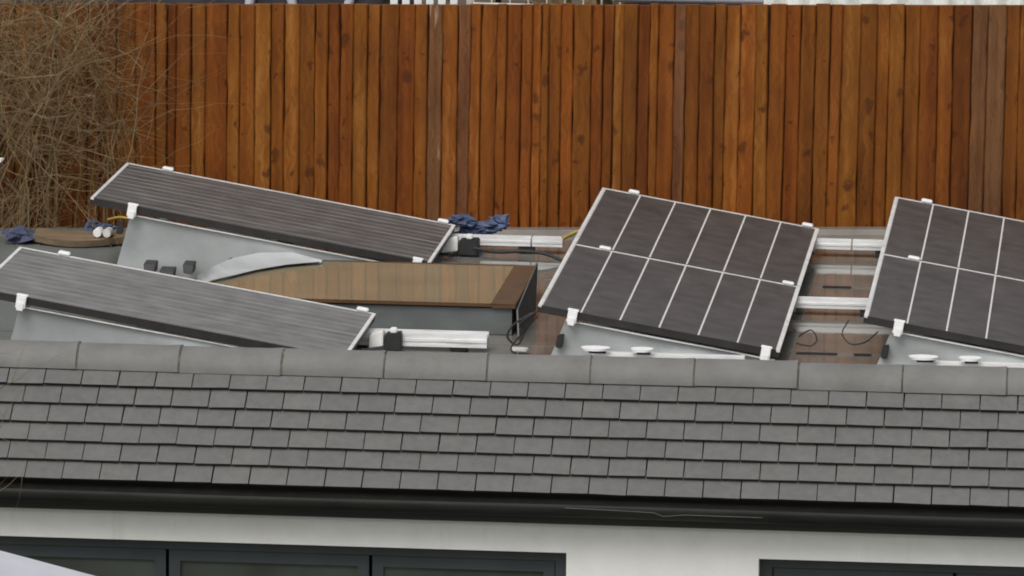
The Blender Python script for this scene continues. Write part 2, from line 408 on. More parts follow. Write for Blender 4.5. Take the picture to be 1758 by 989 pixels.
# half round ridge with mortar joints
m = MB(); RY, RZ, RR = 27.70, .176, .109
X0, L = -4.646, .4575
k0 = int((XL - X0)/L) - 1
k = k0
while X0 + k*L < XR:
    a, b = max(XL, X0+k*L+.004), min(XR, X0+(k+1)*L-.004)
    if b - a > .02:
        rows = []; jz = rng.gauss(0, .0018); jr = rng.gauss(0, .001)
        tilt = rng.gauss(0, .0015)
        for i in range(9):
            u = i/8; x = a+(b-a)*u
            e = .0035*math.exp(-((1-u)*(b-a)/.03)**2)
            rr = RR + jr + e - .004*(1 if i in (0, 8) else 0)*0
            rows.append([(x, RY - rr*math.cos(t), RZ + jz + tilt*(u-.5) + rr*math.sin(t)) for t in [.075 + (math.pi-.10)*q/19 for q in range(20)]])
        tn = rng.random()
        m.grid(rows, 0, tn)
        for rw in (rows[0], rows[-1]): m.face([*rw], 0, tn)
    k += 1
rd = m.build('ridge', RIDGE, bld, BO)
k = k0+1
while X0 + k*L < XR - .05:
    m = MB(); x = X0 + k*L; rows = []; wd = .003 + rng.random()*.005
    for i in range(5):
        xx = x + (i-2)*wd*.5
        rows.append([(xx + rng.gauss(0, .0014), RY-(RR+.0025-.0018*abs(i-2)+rng.random()*.0015)*math.cos(t), RZ+(RR+.0025-.0018*abs(i-2)+rng.random()*.002)*math.sin(t)) for t in [.09 + (math.pi-.12)*q/18 for q in range(19)]])
    m.grid(rows); k += 1
    m.build('mortar_joint', MORTAR, rd, BO)
# gutter and fascia
m = MB(); gy, gz, gr = 27.165, -.262, .058
rows = []
for x in [XL-.02 + i*(XR-XL+.04)/24 for i in range(25)]:
    q = .002*math.sin(x*2.1)
    pr = [(x, gy - (gr+.004)*math.cos(t), gz + q - (gr+.002)*math.sin(t)*1.12) for t in [math.pi*i/12 for i in range(13)]]
    pi = [(x, gy + (gr-.001)*math.cos(t), gz + q - (gr-.003)*math.sin(t)*1.12) for t in [math.pi*i/12 for i in range(13)]]
    rows.append(pr + pi)
m.grid(rows, closed=True)
m.face(rows[0]); m.face(rows[-1][::-1])
m.build('gutter', GUTTER, bld, BO)
m = MB(); m.box(XL, XR, 27.235, 27.262, -.374, -.225); m.box(XL, XR, 27.262, 27.298, -.366, -.350)
m.build('fascia', FASCIA, bld, BO)

b = MB(); b.tube([(-2.42,27.098,-.272),(-2.2,27.094,-.276),(-2.03,27.094,-.281),(-1.99,27.092,-.296),(-1.9,27.094,-.287),(-1.56,27.096,-.289)], .0013, 5)  # tube added for the pale glint along the gutter front
tag(b.build('wire', GUTTER_STREAK, None, (-2,27.094,-.28)), 'thin pale tube standing for the glint along the front of the black gutter', 'wire')
# rooflight (flat glass on a kerb)
def rooflight():
    x0, x1, y0, y1, h = -4.42, -2.895, 29.70, 30.80, .15
    k = MB()
    k.box(x0+.02, x1-.02, y0+.02, y1-.02, .003, h-.022)
    rl = k.build('rooflight', KERB, bld, BO)
    f = MB(); z0, z1 = h-.020, h+.003
    f.box(x0, x1-.115, y0, y0+.014, z0+.006, z1); f.box(x0, x1-.115, y1-.022, y1, z0, z1)
    f.box(x1-.115, x1, y0, y1, z0, z1)
    f.build('rooflight_frame', BRONZE, rl, BO, bevel=.003)
    g = MB(); g.box(x0, x1-.115, y0+.022, y1-.022, z0+.003, h); g.build('glass', RLGLASS, rl, BO)
rooflight()

# ------------------------------------------------------------------ fence
FO = .40
def fpt(s, off, z):           # s = distance along fence from x=-8, off = towards camera
    ux = Vector((1, .164, 0)).normalized(); un = Vector((.164, -1, 0)).normalized()
    o = Vector((-8, rear(-8)+FO, 0))
    p = o + ux*s + un*off; return Vector((p.x, p.y, z))
fen = empty('timber_fence', fpt(5.6, 0, BZ), 'tall orange brown close board timber fence along the back of the roof', 'fence')
fo = fen.location.copy()
m = MB(); rng = random.Random(11); s = 0.0; i = 0
FT = 1.150
lean = .006
while s < 11.0:
    w = min(.112, max(.042, .076 + rng.gauss(0, .017)))
    tone = rng.random()*.999
    xw = fpt(s, 0, 0).x
    if abs(xw + 3.66) < .03: tone = 2.0 + rng.random()*.5          # greyed board with a bare streak
    elif -.93 < xw < -.73: tone = 1.0 + rng.random()*.6
    elif abs(xw + 4.3) < .025: tone = 2.0 + rng.random()*.5
    elif rng.random() < .02: tone = 1 + rng.random()*.5
    top = FT + rng.gauss(0, .0025) - (.006 if rng.random() < .1 else 0)
    jl = lean + rng.gauss(0, .0035); n = 10
    rows = []
    warp = rng.gauss(0, .003); ph = rng.random()*6; n = 16
    gap = max(.0012, .0020 + rng.gauss(0, .0012) + (.003 if rng.random() < .12 else 0)); edge_j = [rng.gauss(0, .0024) for _ in range(n+1)]
    bk = .020 + rng.gauss(0, .002); tk = .012 + rng.random()*.005
    for q in range(n+1):
        z = BZ + .02 + (top-BZ-.02)*q/n
        dx = jl*(z-.4); wv = warp*math.sin(z*2.2+ph)
        # each board tapers across its width; the joints are open and show the dark behind
        x0_ = s+dx+edge_j[q]; x1_ = s+dx+w-gap+edge_j[n-q]*.6; f = bk+tk+wv
        rows.append([fpt(x0_, bk-.012, z), fpt(x0_, f-.009, z), fpt(x0_+.006, f-.004, z), fpt(x0_+w*.5, f-.001, z),
                     fpt(x1_-.008, f+.002, z), fpt(x1_-.001, f-.003, z), fpt(x1_, bk-.012, z)])
    m.grid(rows, 0, tone, smooth=False, closed=True)
    m.face(rows[-1], 0, tone)
    s += w; i += 1
m.build('board_panel', WOOD, fen, fo)
m = MB(); m.hexa([fpt(0,-.012,BZ),fpt(11,-.012,BZ),fpt(11,.004,BZ),fpt(0,.004,BZ),fpt(0,-.012,FT-.004),fpt(11,-.012,FT-.004),fpt(11,.004,FT-.004),fpt(0,.004,FT-.004)]); m.build('backing', SEAM, fen, fo)
for z in (BZ+.35, .35, FT-.22): m = MB(); m.hexa([fpt(0,-.07,z),fpt(11,-.07,z),fpt(11,-.015,z),fpt(0,-.015,z),fpt(0,-.07,z+.06),fpt(11,-.07,z+.06),fpt(11,-.015,z+.06),fpt(0,-.015,z+.06)], 0, .3); m.build('fence_rail', WOOD, fen, fo)
s = .4
while s < 11:
    m = MB(); m.hexa([fpt(s-.05,-.17,BZ),fpt(s+.05,-.17,BZ),fpt(s+.05,-.072,BZ),fpt(s-.05,-.072,BZ),fpt(s-.05,-.17,FT-.03),fpt(s+.05,-.17,FT-.03),fpt(s+.05,-.072,FT-.03),fpt(s-.05,-.072,FT-.03)], 0, .6)
    m.build('fence_post', WOOD, fen, fo); s += 2.4

# ------------------------------------------------------------------ solar panels
def make_panel(name, label, xlow, yf, hlow, t, uw, vd, mat, front, rear_clamps, mid_clamps, sheet_s=(.12,.985), group='solar panels on the flat roof'):
    ct, st = math.cos(t), math.sin(t)
    xL = xlow - uw*ct; zH = hlow + uw*st
    def Pt(s, v, h): return Vector((xL + s*ct + h*st, yf + v, zH - s*st + h*ct))
    root = empty(name, (xlow-uw*ct/2, yf+vd/2, 0), label, 'solar panel', group); O = root.location.copy()
    fw, th = .016, .036
    # glass laminate
    g = MB()
    f = g.face([Pt(fw,fw,-.003),Pt(uw-fw,fw,-.003),Pt(uw-fw,vd-fw,-.003),Pt(fw,vd-fw,-.003)]); g.uv[f] = [(0,0),(1,0),(1,1),(0,1)]
    f = g.face([Pt(fw,vd-fw,-.009),Pt(uw-fw,vd-fw,-.009),Pt(uw-fw,fw,-.009),Pt(fw,fw,-.009)]); g.uv[f] = [(0.1,.1)]*4
    g.build('glass', mat, root, O)
    # frame: silver lip on three sides, black outer skirt
    F = MB()
    def bar(s0, s1, v0, v1, h0, h1, mi): 
        F.hexa([Pt(s0,v0,h0),Pt(s1,v0,h0),Pt(s1,v1,h0),Pt(s0,v1,h0),Pt(s0,v0,h1),Pt(s1,v0,h1),Pt(s1,v1,h1),Pt(s0,v1,h1)], mi)
    bar(0, fw, 0, vd, -.010, .0, 0); bar(uw-fw, uw, 0, vd, -.010, 0, 0); bar(fw, uw-fw, vd-fw*.85, vd, -.010, 0, 0)
    bar(fw, uw-fw, 0, fw*.55, -.012, -.002, 1)
    bar(.0015, .012, .0015, vd-.0015, -th, -.0105, 1); bar(uw-.012, uw-.0015, .0015, vd-.0015, -th, -.0105, 1)
    bar(.013, uw-.013, -.001, .012, -th, -.0125, 1); bar(.013, uw-.013, vd-.012, vd-.0015, -th, -.0105, 1)
    F.build('frame', [ALU, BLACK], root, O)
    def block(nm, s0, s1, v0, v1, h0, h1, mt=CLAMP, bv=.004):
        b = MB(); b.hexa([Pt(s0,v0,h0),Pt(s1,v0,h0),Pt(s1,v1,h0),Pt(s0,v1,h0),Pt(s0,v0,h1),Pt(s1,v0,h1),Pt(s1,v1,h1),Pt(s0,v1,h1)])
        return b.build(nm, mt, root, O, bevel=bv)
    sa, sb = .145*uw*(1.134/uw)**.35, uw*(.945 if uw < 1.3 else .962)
    sb2 = sb
    if front:
        for sc in (sa, sb2):
            b = MB()
            w = .026
            def add(s0,s1,v0,v1,h0,h1): b.hexa([Pt(s0,v0,h0),Pt(s1,v0,h0),Pt(s1,v1,h0),Pt(s0,v1,h0),Pt(s0,v0,h1),Pt(s1,v0,h1),Pt(s1,v1,h1),Pt(s0,v1,h1)])
            add(sc-w, sc+w, -.016, .020, .001, .008)
            add(sc-w*.85, sc+w*.85, -.022, -.0025, -.054, .0005)
            add(sc-w*.6, sc+w*.6, -.028, -.023, -.064, -.025)
            b.build('end_clamp', CLAMP, root, O, bevel=.002)
            # bolt head
    if rear_clamps:
        for sc in (sa, sb): block('end_clamp', sc-.028, sc+.028, vd-.02, vd+.02, .001, .016)
    if mid_clamps:
        for sc in (sa, sb): block('mid_clamp', sc-.029, sc+.029, vd-.018, vd+.024, .001, .013)
    # support posts on the high and low side
    for sc in (sa, sb):
        for vv in ((.10, vd-.10)):
            top = Pt(sc, vv, -th-.002); b = MB()
            if top.z > .05:
                b.box(top.x-.018, top.x+.018, top.y-.018, top.y+.018, .004, top.z); b.box(top.x-.05, top.x+.05, top.y-.05, top.y+.05, .0045, .012)
                b.build('support_leg', RAILM, root, O)
    if front:
        # wind deflector: thin sheet with a folded lip, bulging slightly
        b = MB(); rows = []; nx, nzz = 22, 7; s0, s1 = sheet_s[0]*uw, sheet_s[1]*uw
        def sh(i, j, dy):
            u = i/nx; w = j/nzz
            a = Pt(s0+(s1-s0)*u, .03, -th-.012); z = .006 + (max(a.z, .02)-.006)*w
            x = a.x - (1-w)*(.085*(1-u)**2) 
            bul = .012*math.sin(u*7.0+1.0)*(1-w)*w*3 + .010*mn.noise(Vector((u*3+xlow*3, w*2, yf)))
            return (x, a.y + dy - .012*(1-w) + bul, z)
        b.grid([[sh(i,j,-.001) for j in range(nzz+1)] for i in range(nx+1)])
        b.grid([[sh(i,j,.0012) for j in range(nzz,-1,-1)] for i in range(nx+1)])
        b.face([sh(0,j,-.001) for j in range(nzz+1)] + [sh(0,j,.0012) for j in range(nzz,-1,-1)])
        df = b.build('wind_deflector', GALV, root, O)
        b = MB(); 
        for i in range(nx):
            A, B = Vector(sh(i,nzz,-.002)), Vector(sh(i+1,nzz,-.002))
            e = Vector((0,-.022,0)); h = Vector((0,0,.006))
            b.hexa([A+e-h,B+e-h,B-h,A-h,A+e,B+e,B,A])
        b.build('lip', ALU, df, O)
    return root, O, Pt
TL = .1645
p1, O1, PT1 = make_panel('solar_panel', 'wide thin streaked solar panel at the back left against the fence', -3.443, 30.98, .126, .1638, 1.722, 1.134, CELL_B, True, True, False)
p2, O2, PT2 = make_panel('solar_panel', 'paler solar panel at the front left, its low edge behind the ridge', -3.536, 28.36, .129, .161, 1.722, 1.134, CELL_C, True, True, False)
a3f, O3, PT3 = make_panel('solar_panel', 'nearer half of the middle pair of solar panels, with bright end clamps over the ridge', -1.599, 28.954, .104, .1648, 1.134, 1.722, CELL_A, True, False, True)
a3r, _, _ = make_panel('solar_panel', 'farther half of the middle pair of solar panels, close to the fence', -1.599, 28.954+1.742, .104, .1648, 1.134, 1.722, CELL_A, False, True, False)
a4f, O4, PT4 = make_panel('solar_panel', 'nearer half of the pair of solar panels cut off at the right edge', -.0936, 28.898, .104, .1648, 1.134, 1.722, CELL_A, True, False, True)
a4r, _, _ = make_panel('solar_panel', 'farther half of the pair of solar panels cut off at the right edge', -.0936, 28.898+1.742, .104, .1648, 1.134, 1.722, CELL_A, False, True, False)
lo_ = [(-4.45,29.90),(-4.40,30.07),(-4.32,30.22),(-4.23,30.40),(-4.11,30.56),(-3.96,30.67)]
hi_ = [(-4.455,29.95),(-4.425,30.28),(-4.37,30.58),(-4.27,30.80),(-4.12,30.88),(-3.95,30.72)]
b = MB(); rows = []  # pale sheet added for the deflector's reflection in the rooflight glass
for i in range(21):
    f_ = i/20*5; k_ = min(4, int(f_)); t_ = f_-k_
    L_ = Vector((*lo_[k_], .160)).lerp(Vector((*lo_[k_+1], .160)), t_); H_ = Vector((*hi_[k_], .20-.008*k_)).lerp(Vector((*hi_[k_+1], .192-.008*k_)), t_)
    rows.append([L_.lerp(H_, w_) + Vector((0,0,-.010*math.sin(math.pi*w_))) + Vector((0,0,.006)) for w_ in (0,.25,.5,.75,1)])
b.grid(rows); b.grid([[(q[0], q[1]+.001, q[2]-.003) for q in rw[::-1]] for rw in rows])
b.build('reflection_sheet', simple('pale_reflection', (.52,.545,.53), .38, .2, .2, 4), p1, O1)
# black feet clipped under the back left panel's deflector
for x, z0_, w in ((-4.83, .072, .062), (-4.745, .042, .075), (-4.637, .074, .056)):
    b = MB(); y = 30.90; z = z0_+.006
    b.hexa([(x-w*.4,y-.05,z0_-.015),(x+w*.4,y-.05,z0_-.02),(x+w*.4,y+.06,z0_-.02),(x-w*.4,y+.06,z0_-.015),(x-w*.5,y-.03,z+.02),(x+w*.5,y-.03,z+.018),(x+w*.5,y+.06,z+.025),(x-w*.5,y+.06,z+.026)])
    b.build('rubber_foot', RUBBER, p1, O1, bevel=.003)

# ------------------------------------------------------------------ mounting rails
def rail(x0, x1, y, z0, label, joint=None, w=.062, h=.046):
    root = empty('mounting_rail', ((x0+x1)/2, y, z0), label, 'rail', 'aluminium mounting rails on the flat roof'); O = root.location.copy()
    b = MB()
    segs = [(x0, x1)] if joint is None else [(x0, joint-.004), (joint+.004, x1)]
    for a, c in segs:
        b.box(a, c, y-w/2, y+w/2, z0, z0+h*.72)
        for q in (.02, .40): b.box(a, c, y-w/2-.006, y-w/2-.0003, z0+q*h, z0+(q+.22)*h)
        for q in (-.5, -.08, .34): b.box(a, c, y+q*w, y+(q+.16)*w, z0+h*.722, z0+h)
    b.build('rail_bar', RAILM, root, O)
    x = x0+.12
    while x < x1:
        k = MB(); k.box(x-.04, x+.04, y-w*.45, y+w*.45, .005, z0-.001); k.build('rubber_pad', RUBBER, root, O); x += .62
    return root
rail(-5.05, -2.885, 32.05, .040, 'bright rail end between the blue tarp and the middle panels, beside the fence', joint=-3.045)
rail(-2.62, -.10, 32.20, .040, 'white rail between the two big panel pairs, closest to the fence', joint=-1.42)
rail(-2.62, -.10, 30.50, .036, 'white rail crossing the gap halfway along the two big panel pairs')
r2 = rail(-5.1, -2.985, 29.30, .022, 'short grooved white rail beside the low edge of the front left panel', w=.10, h=.062)
for x0, x1, lab, cx in ((-2.53,-1.755,'white rail with two flat plates at the foot of the middle panels',(-2.44,-2.225)), (-.97,-.05,'white rail with two flat plates at the foot of the right hand panels',(-.935,-.722))):
    y = 28.86
    root = empty('mounting_rail', ((x0+x1)/2, y, .03), lab, 'rail', 'aluminium mounting rails on the flat roof'); O = root.location.copy()
    b = MB(); b.box(x0+.09, x1, y-.03, y+.03, .035, .090); b.build('rail_bar', RAILM, root, O)
    for q in range(3):
        xx = x0+.15+q*(x1-x0-.2)/2; k = MB(); k.box(xx-.04, xx+.04, y-.025, y+.025, .005, .034); k.build('rubber_pad', RUBBER, root, O)
    for i, c in enumerate(cx):
        w = (.062, .048)[i]
        k = MB(); n = 14
        top = [(c + w*(.85*math.cos(2*math.pi*j/n)+.25*max(-1,min(1,2*math.cos(2*math.pi*j/n)))), y-.035 + .045*math.sin(2*math.pi*j/n), .120) for j in range(n)]
        bot = [(c + (q[0]-c)*.9, q[1], .109) for q in top]
        k.grid([bot, top], closed=True); k.face(top); k.face(bot[::-1]); k.build('cap_plate', CLAMP, root, O)
        k = MB(); k.box(c-w*.5, c+w*.75, y-.03, y-.005, .0905, .1085); k.build('plate_stem', RUBBER, root, O)

# ------------------------------------------------------------------ loose things on the roof
def blob(mb, c, r, seed, amp=.35, n=14, k=9, flat=1.0):
    rows = []
    for i in range(k+1):
        th = math.pi*i/k
        row = []
        for j in range(n):
            ph = 2*math.pi*j/n; d = Vector((math.sin(th)*math.cos(ph), math.sin(th)*math.sin(ph), math.cos(th)))
            q = 1 + amp*mn.noise(d*2.6 + Vector((seed,seed*2,0))) + amp*.5*mn.noise(d*6.5+Vector((seed,0,seed)))
            p = Vector(c) + Vector((d.x*r[0], d.y*r[1], d.z*r[2]))*q
            p.z = max(p.z, .006); row.append(p)
        rows.append(row)
    mb.grid(rows, closed=True, smooth=False)
# right of panel 1: black connector box, blue tarp, silver bracket, cable
def connector(x, y, s, label):
    root = empty('rail_connector', (x, y, .006), label, 'connector', 'black rail connectors'); O = root.location.copy()
    b = MB(); b.hexa([(x-.055*s,y-.05,.006),(x+.05*s,y-.05,.006),(x+.05*s,y+.05,.006),(x-.055*s,y+.05,.006),(x-.05*s,y-.045,.085),(x+.048*s,y-.045,.09),(x+.048*s,y+.045,.09),(x-.05*s,y+.045,.085)])
    b.build('housing', RUBBER, root, O, bevel=.006)
    b = MB(); b.box(x-.015, x+.017, y-.04, y-.008, .091, .115); b.build('white_cap', WHITEP, root, O, bevel=.004)
    b = MB(); 
    b.hexa([(x-.14*s,y-.06,.02),(x-.058*s,y-.055,.03),(x-.058*s,y+.02,.03),(x-.14*s,y+.02,.02),(x-.135*s,y-.05,.085),(x-.058*s,y-.04,.105),(x-.058*s,y+.02,.1),(x-.13*s,y+.02,.085)])
    b.build('bracket', ALU, root, O, bevel=.004)
connector(-3.35, 31.93, 1.0, 'black rail connector under the blue tarp at the back panel corner')
connector(-3.42, 29.24, .8, 'black rail connector with white cap beside the front left panel')
def tarp(label, pts, name='tarp', mat=BLUE, h=.0):
    b = MB()
    for c, r, sd in pts: blob(b, c, r, sd, .75, 16, 10)
    o = b.build(name, mat, None, (pts[0][0][0], pts[0][0][1], .006)); tag(o, label, 'tarp'); return o
tarp('crumpled blue tarp draped behind the back panel corner', [((-3.42,32.16,.140),(.075,.05,.028),1.3),((-3.235,32.26,.115),(.055,.035,.038),4.1),((-3.31,32.2,.105),(.085,.04,.026),7.7),((-3.38,32.2,.05),(.08,.05,.05),3.3)])
tarp('small pale blue cloth on the tan board by the back panel', [((-5.33,32.14,.07),(.035,.035,.03),2.2),((-5.26,32.16,.06),(.05,.03,.014),8.2)], 'cloth')
tarp('dark blue sack lying left of the tan board', [((-5.68,31.98,.03),(.075,.08,.04),5.2),((-5.63,32.02,.025),(.05,.05,.03),9.2)], 'sack', NAVY)
# tan board with a sagging front edge
b = MB(); rows_t, rows_b = [], []
for i in range(13):
    u = i/12; x = -5.60+u*.47; sag = .05*math.sin(math.pi*u)
    yf = 31.93 - .10*math.sin(math.pi*min(1,u*1.05)); zz = .048 - .008*math.sin(math.pi*u)
    rows_t.append([(x, yf, zz), (x, 32.08, zz+.012)]); rows_b.append([(x, 32.08, zz-.02), (x, yf+.01, zz-.034)])
b.grid([t+q for t, q in zip(rows_t, rows_b)], closed=True, smooth=False)
b.face((rows_t[0]+rows_b[0])); b.face((rows_t[-1]+rows_b[-1])[::-1])
tag(b.build('board', BOARDM, None, (-5.4,31.9,.03)), 'curved tan offcut of board lying behind the left panels', 'board')
b = MB(); b.box(-5.56,-5.18,31.9,32.04,.004,.016); tag(b.build('shade_block', UNDER, None, (-5.4,31.95,.004), bevel=.004), 'dark block standing for the shade under the curved tan board', 'block')  # dark block added to stand for the shade below the board
# two pipe ends
for x, lab, mt in ((-5.262,'cream white pipe end beside the tan board, the left one of two',WHITEP), (-5.212,'greyer pipe end touching the back panel deflector, the right one of two',ALU)):
    b = MB(); b.tube([(x,31.90,.070),(x,31.91,.070),(x,31.98,.068)], [.020,.024,.024], 12); tag(b.build('pipe', mt, None, (x,31.86,.05)), lab, 'pipe', 'pipe ends behind the back panel')
def cable(pts, r, label, name='cable', mat=RUBBER, group=None):
    P_ = [Vector(p) for p in pts]; out = []
    for i in range(len(P_)-1):
        p0, p1_, p2_, p3 = P_[max(0,i-1)], P_[i], P_[i+1], P_[min(len(P_)-1,i+2)]
        for k in range(8):
            t = k/8; out.append(.5*((2*p1_)+(-p0+p2_)*t+(2*p0-5*p1_+4*p2_-p3)*t*t+(-p0+3*p1_-3*p2_+p3)*t**3))
    out.append(P_[-1])
    b = MB(); b.tube(out, r, 6); o = b.build(name, mat, None, pts[0]); tag(o, label, 'cable', group); return o
cable([(-3.32,31.86,.05),(-3.2,31.80,.045),(-3.07,31.78,.055),(-2.95,31.78,.045),(-2.86,31.74,.02),(-2.76,31.70,.012)], .010, 'thick black cable sagging below the rail beside the fence')
cable([(-2.885,32.02,.085),(-2.85,32.05,.10),(-2.80,32.08,.115),(-2.70,32.1,.12)], .011, 'yellow strap running from the rail end under the middle panels', 'strap', YELLOW)
cable([(-5.22,31.98,.13),(-5.16,32.0,.14),(-5.08,31.98,.135)], .007, 'orange strap just above the pipe ends', 'strap', YELLOW)
# mess left of the middle panels: leaning dark flap, looped cables, clip, silver scrap
b = MB()
pa, pb, pc, pd = Vector((-2.885,30.60,.20)), Vector((-2.855,30.2,.012)), Vector((-2.875,29.60,.012)), Vector((-2.888,29.66,.135))
b.hexa([q+Vector((.008,0,.002)) for q in (pa,pb,pc,pd)]+[pa,pb,pc,pd]); 
tag(b.build('flap', simple('dark_membrane_offcut', (.075,.078,.074), .5), None, (-2.86,29.3,.05)), 'dark triangular membrane flap leaning between the rooflight and the middle panels', 'flap')
cable([(-2.76,29.12,.22),(-2.84,29.10,.17),(-2.875,29.1,.11),(-2.83,29.1,.07),(-2.80,29.1,.12),(-2.815,29.1,.17),(-2.74,29.1,.23)], .005, 'loop of thin cable hanging beside the dark flap', group='loose cables under the panels')
cable([(-2.74,29.14,.20),(-2.80,29.14,.13),(-2.86,29.14,.05),(-2.84,29.14,.02)], .004, 'straight thin cable dropping from the middle panels to the roof', group='loose cables under the panels')
cable([(-1.55,29.62,.05),(-1.49,29.58,.09),(-1.46,29.56,.05),(-1.49,29.55,.02),(-1.56,29.56,.03)], .0035, 'cable loop at the low edge of the middle panels', group='loose cables under the panels')
cable([(-1.30,29.32,.19),(-1.33,29.3,.13),(-1.29,29.28,.085),(-1.22,29.25,.10),(-1.16,29.2,.16)], .0035, 'cable loop under the high edge of the right hand panels', group='loose cables under the panels')
for x, y, z, lab in ((-2.617,28.95,.125,'black clip on the deflector edge of the middle panels'), (-1.115,28.90,.125,'black clip on the deflector edge of the right hand panels'), (-4.985,30.925,.27,'black clip on the high edge of the back left deflector')):
    b = MB(); b.hexa([(x-.02,y-.02,z-.03),(x+.012,y-.02,z-.035),(x+.012,y+.02,z-.035),(x-.02,y+.02,z-.03),(x-.008,y-.02,z+.025),(x+.022,y-.02,z+.03),(x+.022,y+.02,z+.03),(x-.008,y+.02,z+.025)])
    tag(b.build('clip', RUBBER, None, (x,y,z), bevel=.004), lab, 'clip', 'black edge clips')
b = MB(); b.hexa([(-2.86,29.2,.02),(-2.79,29.18,.022),(-2.79,29.26,.022),(-2.87,29.27,.02),(-2.86,29.2,.036),(-2.80,29.18,.03),(-2.79,29.26,.03),(-2.87,29.27,.03)])
tag(b.build('scrap', ALU, None, (-2.83,29.2,.01), bevel=.003), 'small silver scrap on the wet roof below the dark flap', 'scrap')
b = MB(); b.hexa([(-3.30,29.55,.02),(-3.25,29.54,.02),(-3.25,29.6,.02),(-3.30,29.6,.02),(-3.305,29.56,.035),(-3.26,29.54,.03),(-3.25,29.6,.03),(-3.30,29.6,.033)])
tag(b.build('scrap', ALU, None, (-3.28,29.57,.01), bevel=.003), 'tiny pale scrap between the grooved rail and the rooflight', 'scrap')

# ------------------------------------------------------------------ bare shrub (left) and bare tree in front
def branch(mb, p, d, L, r, lvl, rng, spread, bias, lo=.0, mi=0):
    n = 5; pts = [p.copy()]; rr = [r]; dd = d.normalized()
    for i in range(n):
        dd = (dd + Vector((rng.gauss(0,1), rng.gauss(0,.6), rng.gauss(0,1)))*spread + bias*.06).normalized()
        p = p + dd*L/n; pts.append(p.copy()); rr.append(r*(1-.75*(i+1)/n))
    mb.tube(pts, rr, 4 if lvl > 1 else 3, mi=(1 if rng.random() < .22 else mi), caps=False)
    return pts, dd
def grow(mb, p, d, L, r, lvl, rng, spread, bias, kids, ok):
    pts, dd = branch(mb, p, d, L, r, lvl, rng, spread, bias)
    if lvl <= 0: return
    for k in range(kids[lvl]):
        t = .15 + .85*rng.random(); i = min(len(pts)-2, int(t*(len(pts)-1)))
        q = pts[i].lerp(pts[i+1], rng.random())
        if not ok(q): continue
        nd = (dd*.5 + Vector((rng.gauss(0,.8), rng.gauss(0,.35), rng.gauss(0,.8)))).normalized()
        grow(mb, q, nd, L*(.45+.3*rng.random()), max(.0014, r*.5), lvl-1, rng, spread*1.15, bias, kids, ok)
rng = random.Random(21)
sh = empty('bare_shrub', (-6.35, 32.30, BZ), 'leafless tangled brown shrub against the left end of the fence', 'shrub'); so = sh.location.copy()
m = MB(); crown = MB()
ok = lambda q: q.x < -5.45 + .25*rng.random() and q.z < 1.7
for k in range(20):
    base = Vector((-6.6+rng.random()*1.0, 32.10+rng.random()*.25, -.2 + rng.random()*.2)); base.y = rear(base.x)+.1+rng.random()*.15
    d = Vector((.12+rng.gauss(0,.22), rng.gauss(0,.06)-.04, .9))
    L = (1.1 + rng.random()*.9)*(1 if base.x < -5.8 else .7)
    m.tube([Vector((base.x-.03, base.y, BZ)), base], [.016,.012], 5)
    grow(crown, base, d, L, .0065, 3, rng, .16, Vector((.12,0,.2)), {3:8, 2:6, 1:4, 0:0}, ok)
for k in range(16):
    base = Vector((-5.95+rng.random()*.75, 0, -.1+rng.random()*.5)); base.y = rear(base.x)+.12+rng.random()*.12
    m.tube([Vector((base.x-.02, base.y, BZ)), base], [.008,.005], 5)
    grow(crown, base, Vector((.05+rng.gauss(0,.3), 0, .9)), .7+rng.random()*.6, .0035, 2, rng, .18, Vector((.1,0,.2)), {2:7, 1:5, 0:0}, lambda q: q.x < -5.1 and q.z < 1.7)
m.build('stem', BARK, sh, so); crown.build('crown', [BARK, BARK2], sh, so)
bf = empty('bird_feeder', (-5.79, 31.9, .42), 'small faded red hanging thing with a pale top at the left edge in the shrub', 'bird feeder'); bo = bf.location.copy()
b = MB(); b.box(-5.82,-5.762,31.87,31.93,.385,.43); b.build('body', RED, bf, bo, bevel=.004)
b = MB(); b.box(-5.84,-5.748,31.85,31.95,.4305,.442); b.build('lid', WHITEP, bf, bo, bevel=.003)
b = MB(); b.tube([(-5.79,31.9,.443),(-5.80,31.95,.62),(-5.82,32.0,.85)], .003, 5); b.build('hanger', BARK, bf, bo)

# bare tree standing in the garden in front, its twigs reaching in from the left
rng = random.Random(5)
tr = empty('bare_tree', (-5.9, 25.6, GZ), 'thin leafless tree at the lower left, its twigs crossing the tiles', 'tree'); to = tr.location.copy()
m = MB(); m.tube([(-5.9,25.6,GZ),(-5.84,25.58,-1.4),(-5.6,25.62,-.5),(-5.38,25.6,.05),(-5.23,25.6,.48)], [.045,.036,.026,.014,.006], 8); m.build('trunk', BARK, tr, to)
crown = MB()
for x, z, dx, dz, L in ((-5.4,.05,1,.5,.95),(-5.3,.25,1,.35,.85),(-5.22,.5,1,.15,.75),(-5.2,.58,1,.5,.7),(-5.5,-.2,1,.35,.9),(-5.35,.1,1,.0,.75),(-5.6,-.45,1,.45,.95)):
    grow(crown, Vector((x-.03, 25.6, z-.13)), Vector((dx, rng.gauss(0,.1), dz)), L*.85, .0032, 2, rng, .11, Vector((.1,0,.1)), {2:3, 1:2, 0:0}, lambda q: q.x < -4.3)
crown.build('crown', [BARK, BARK2], tr, to)

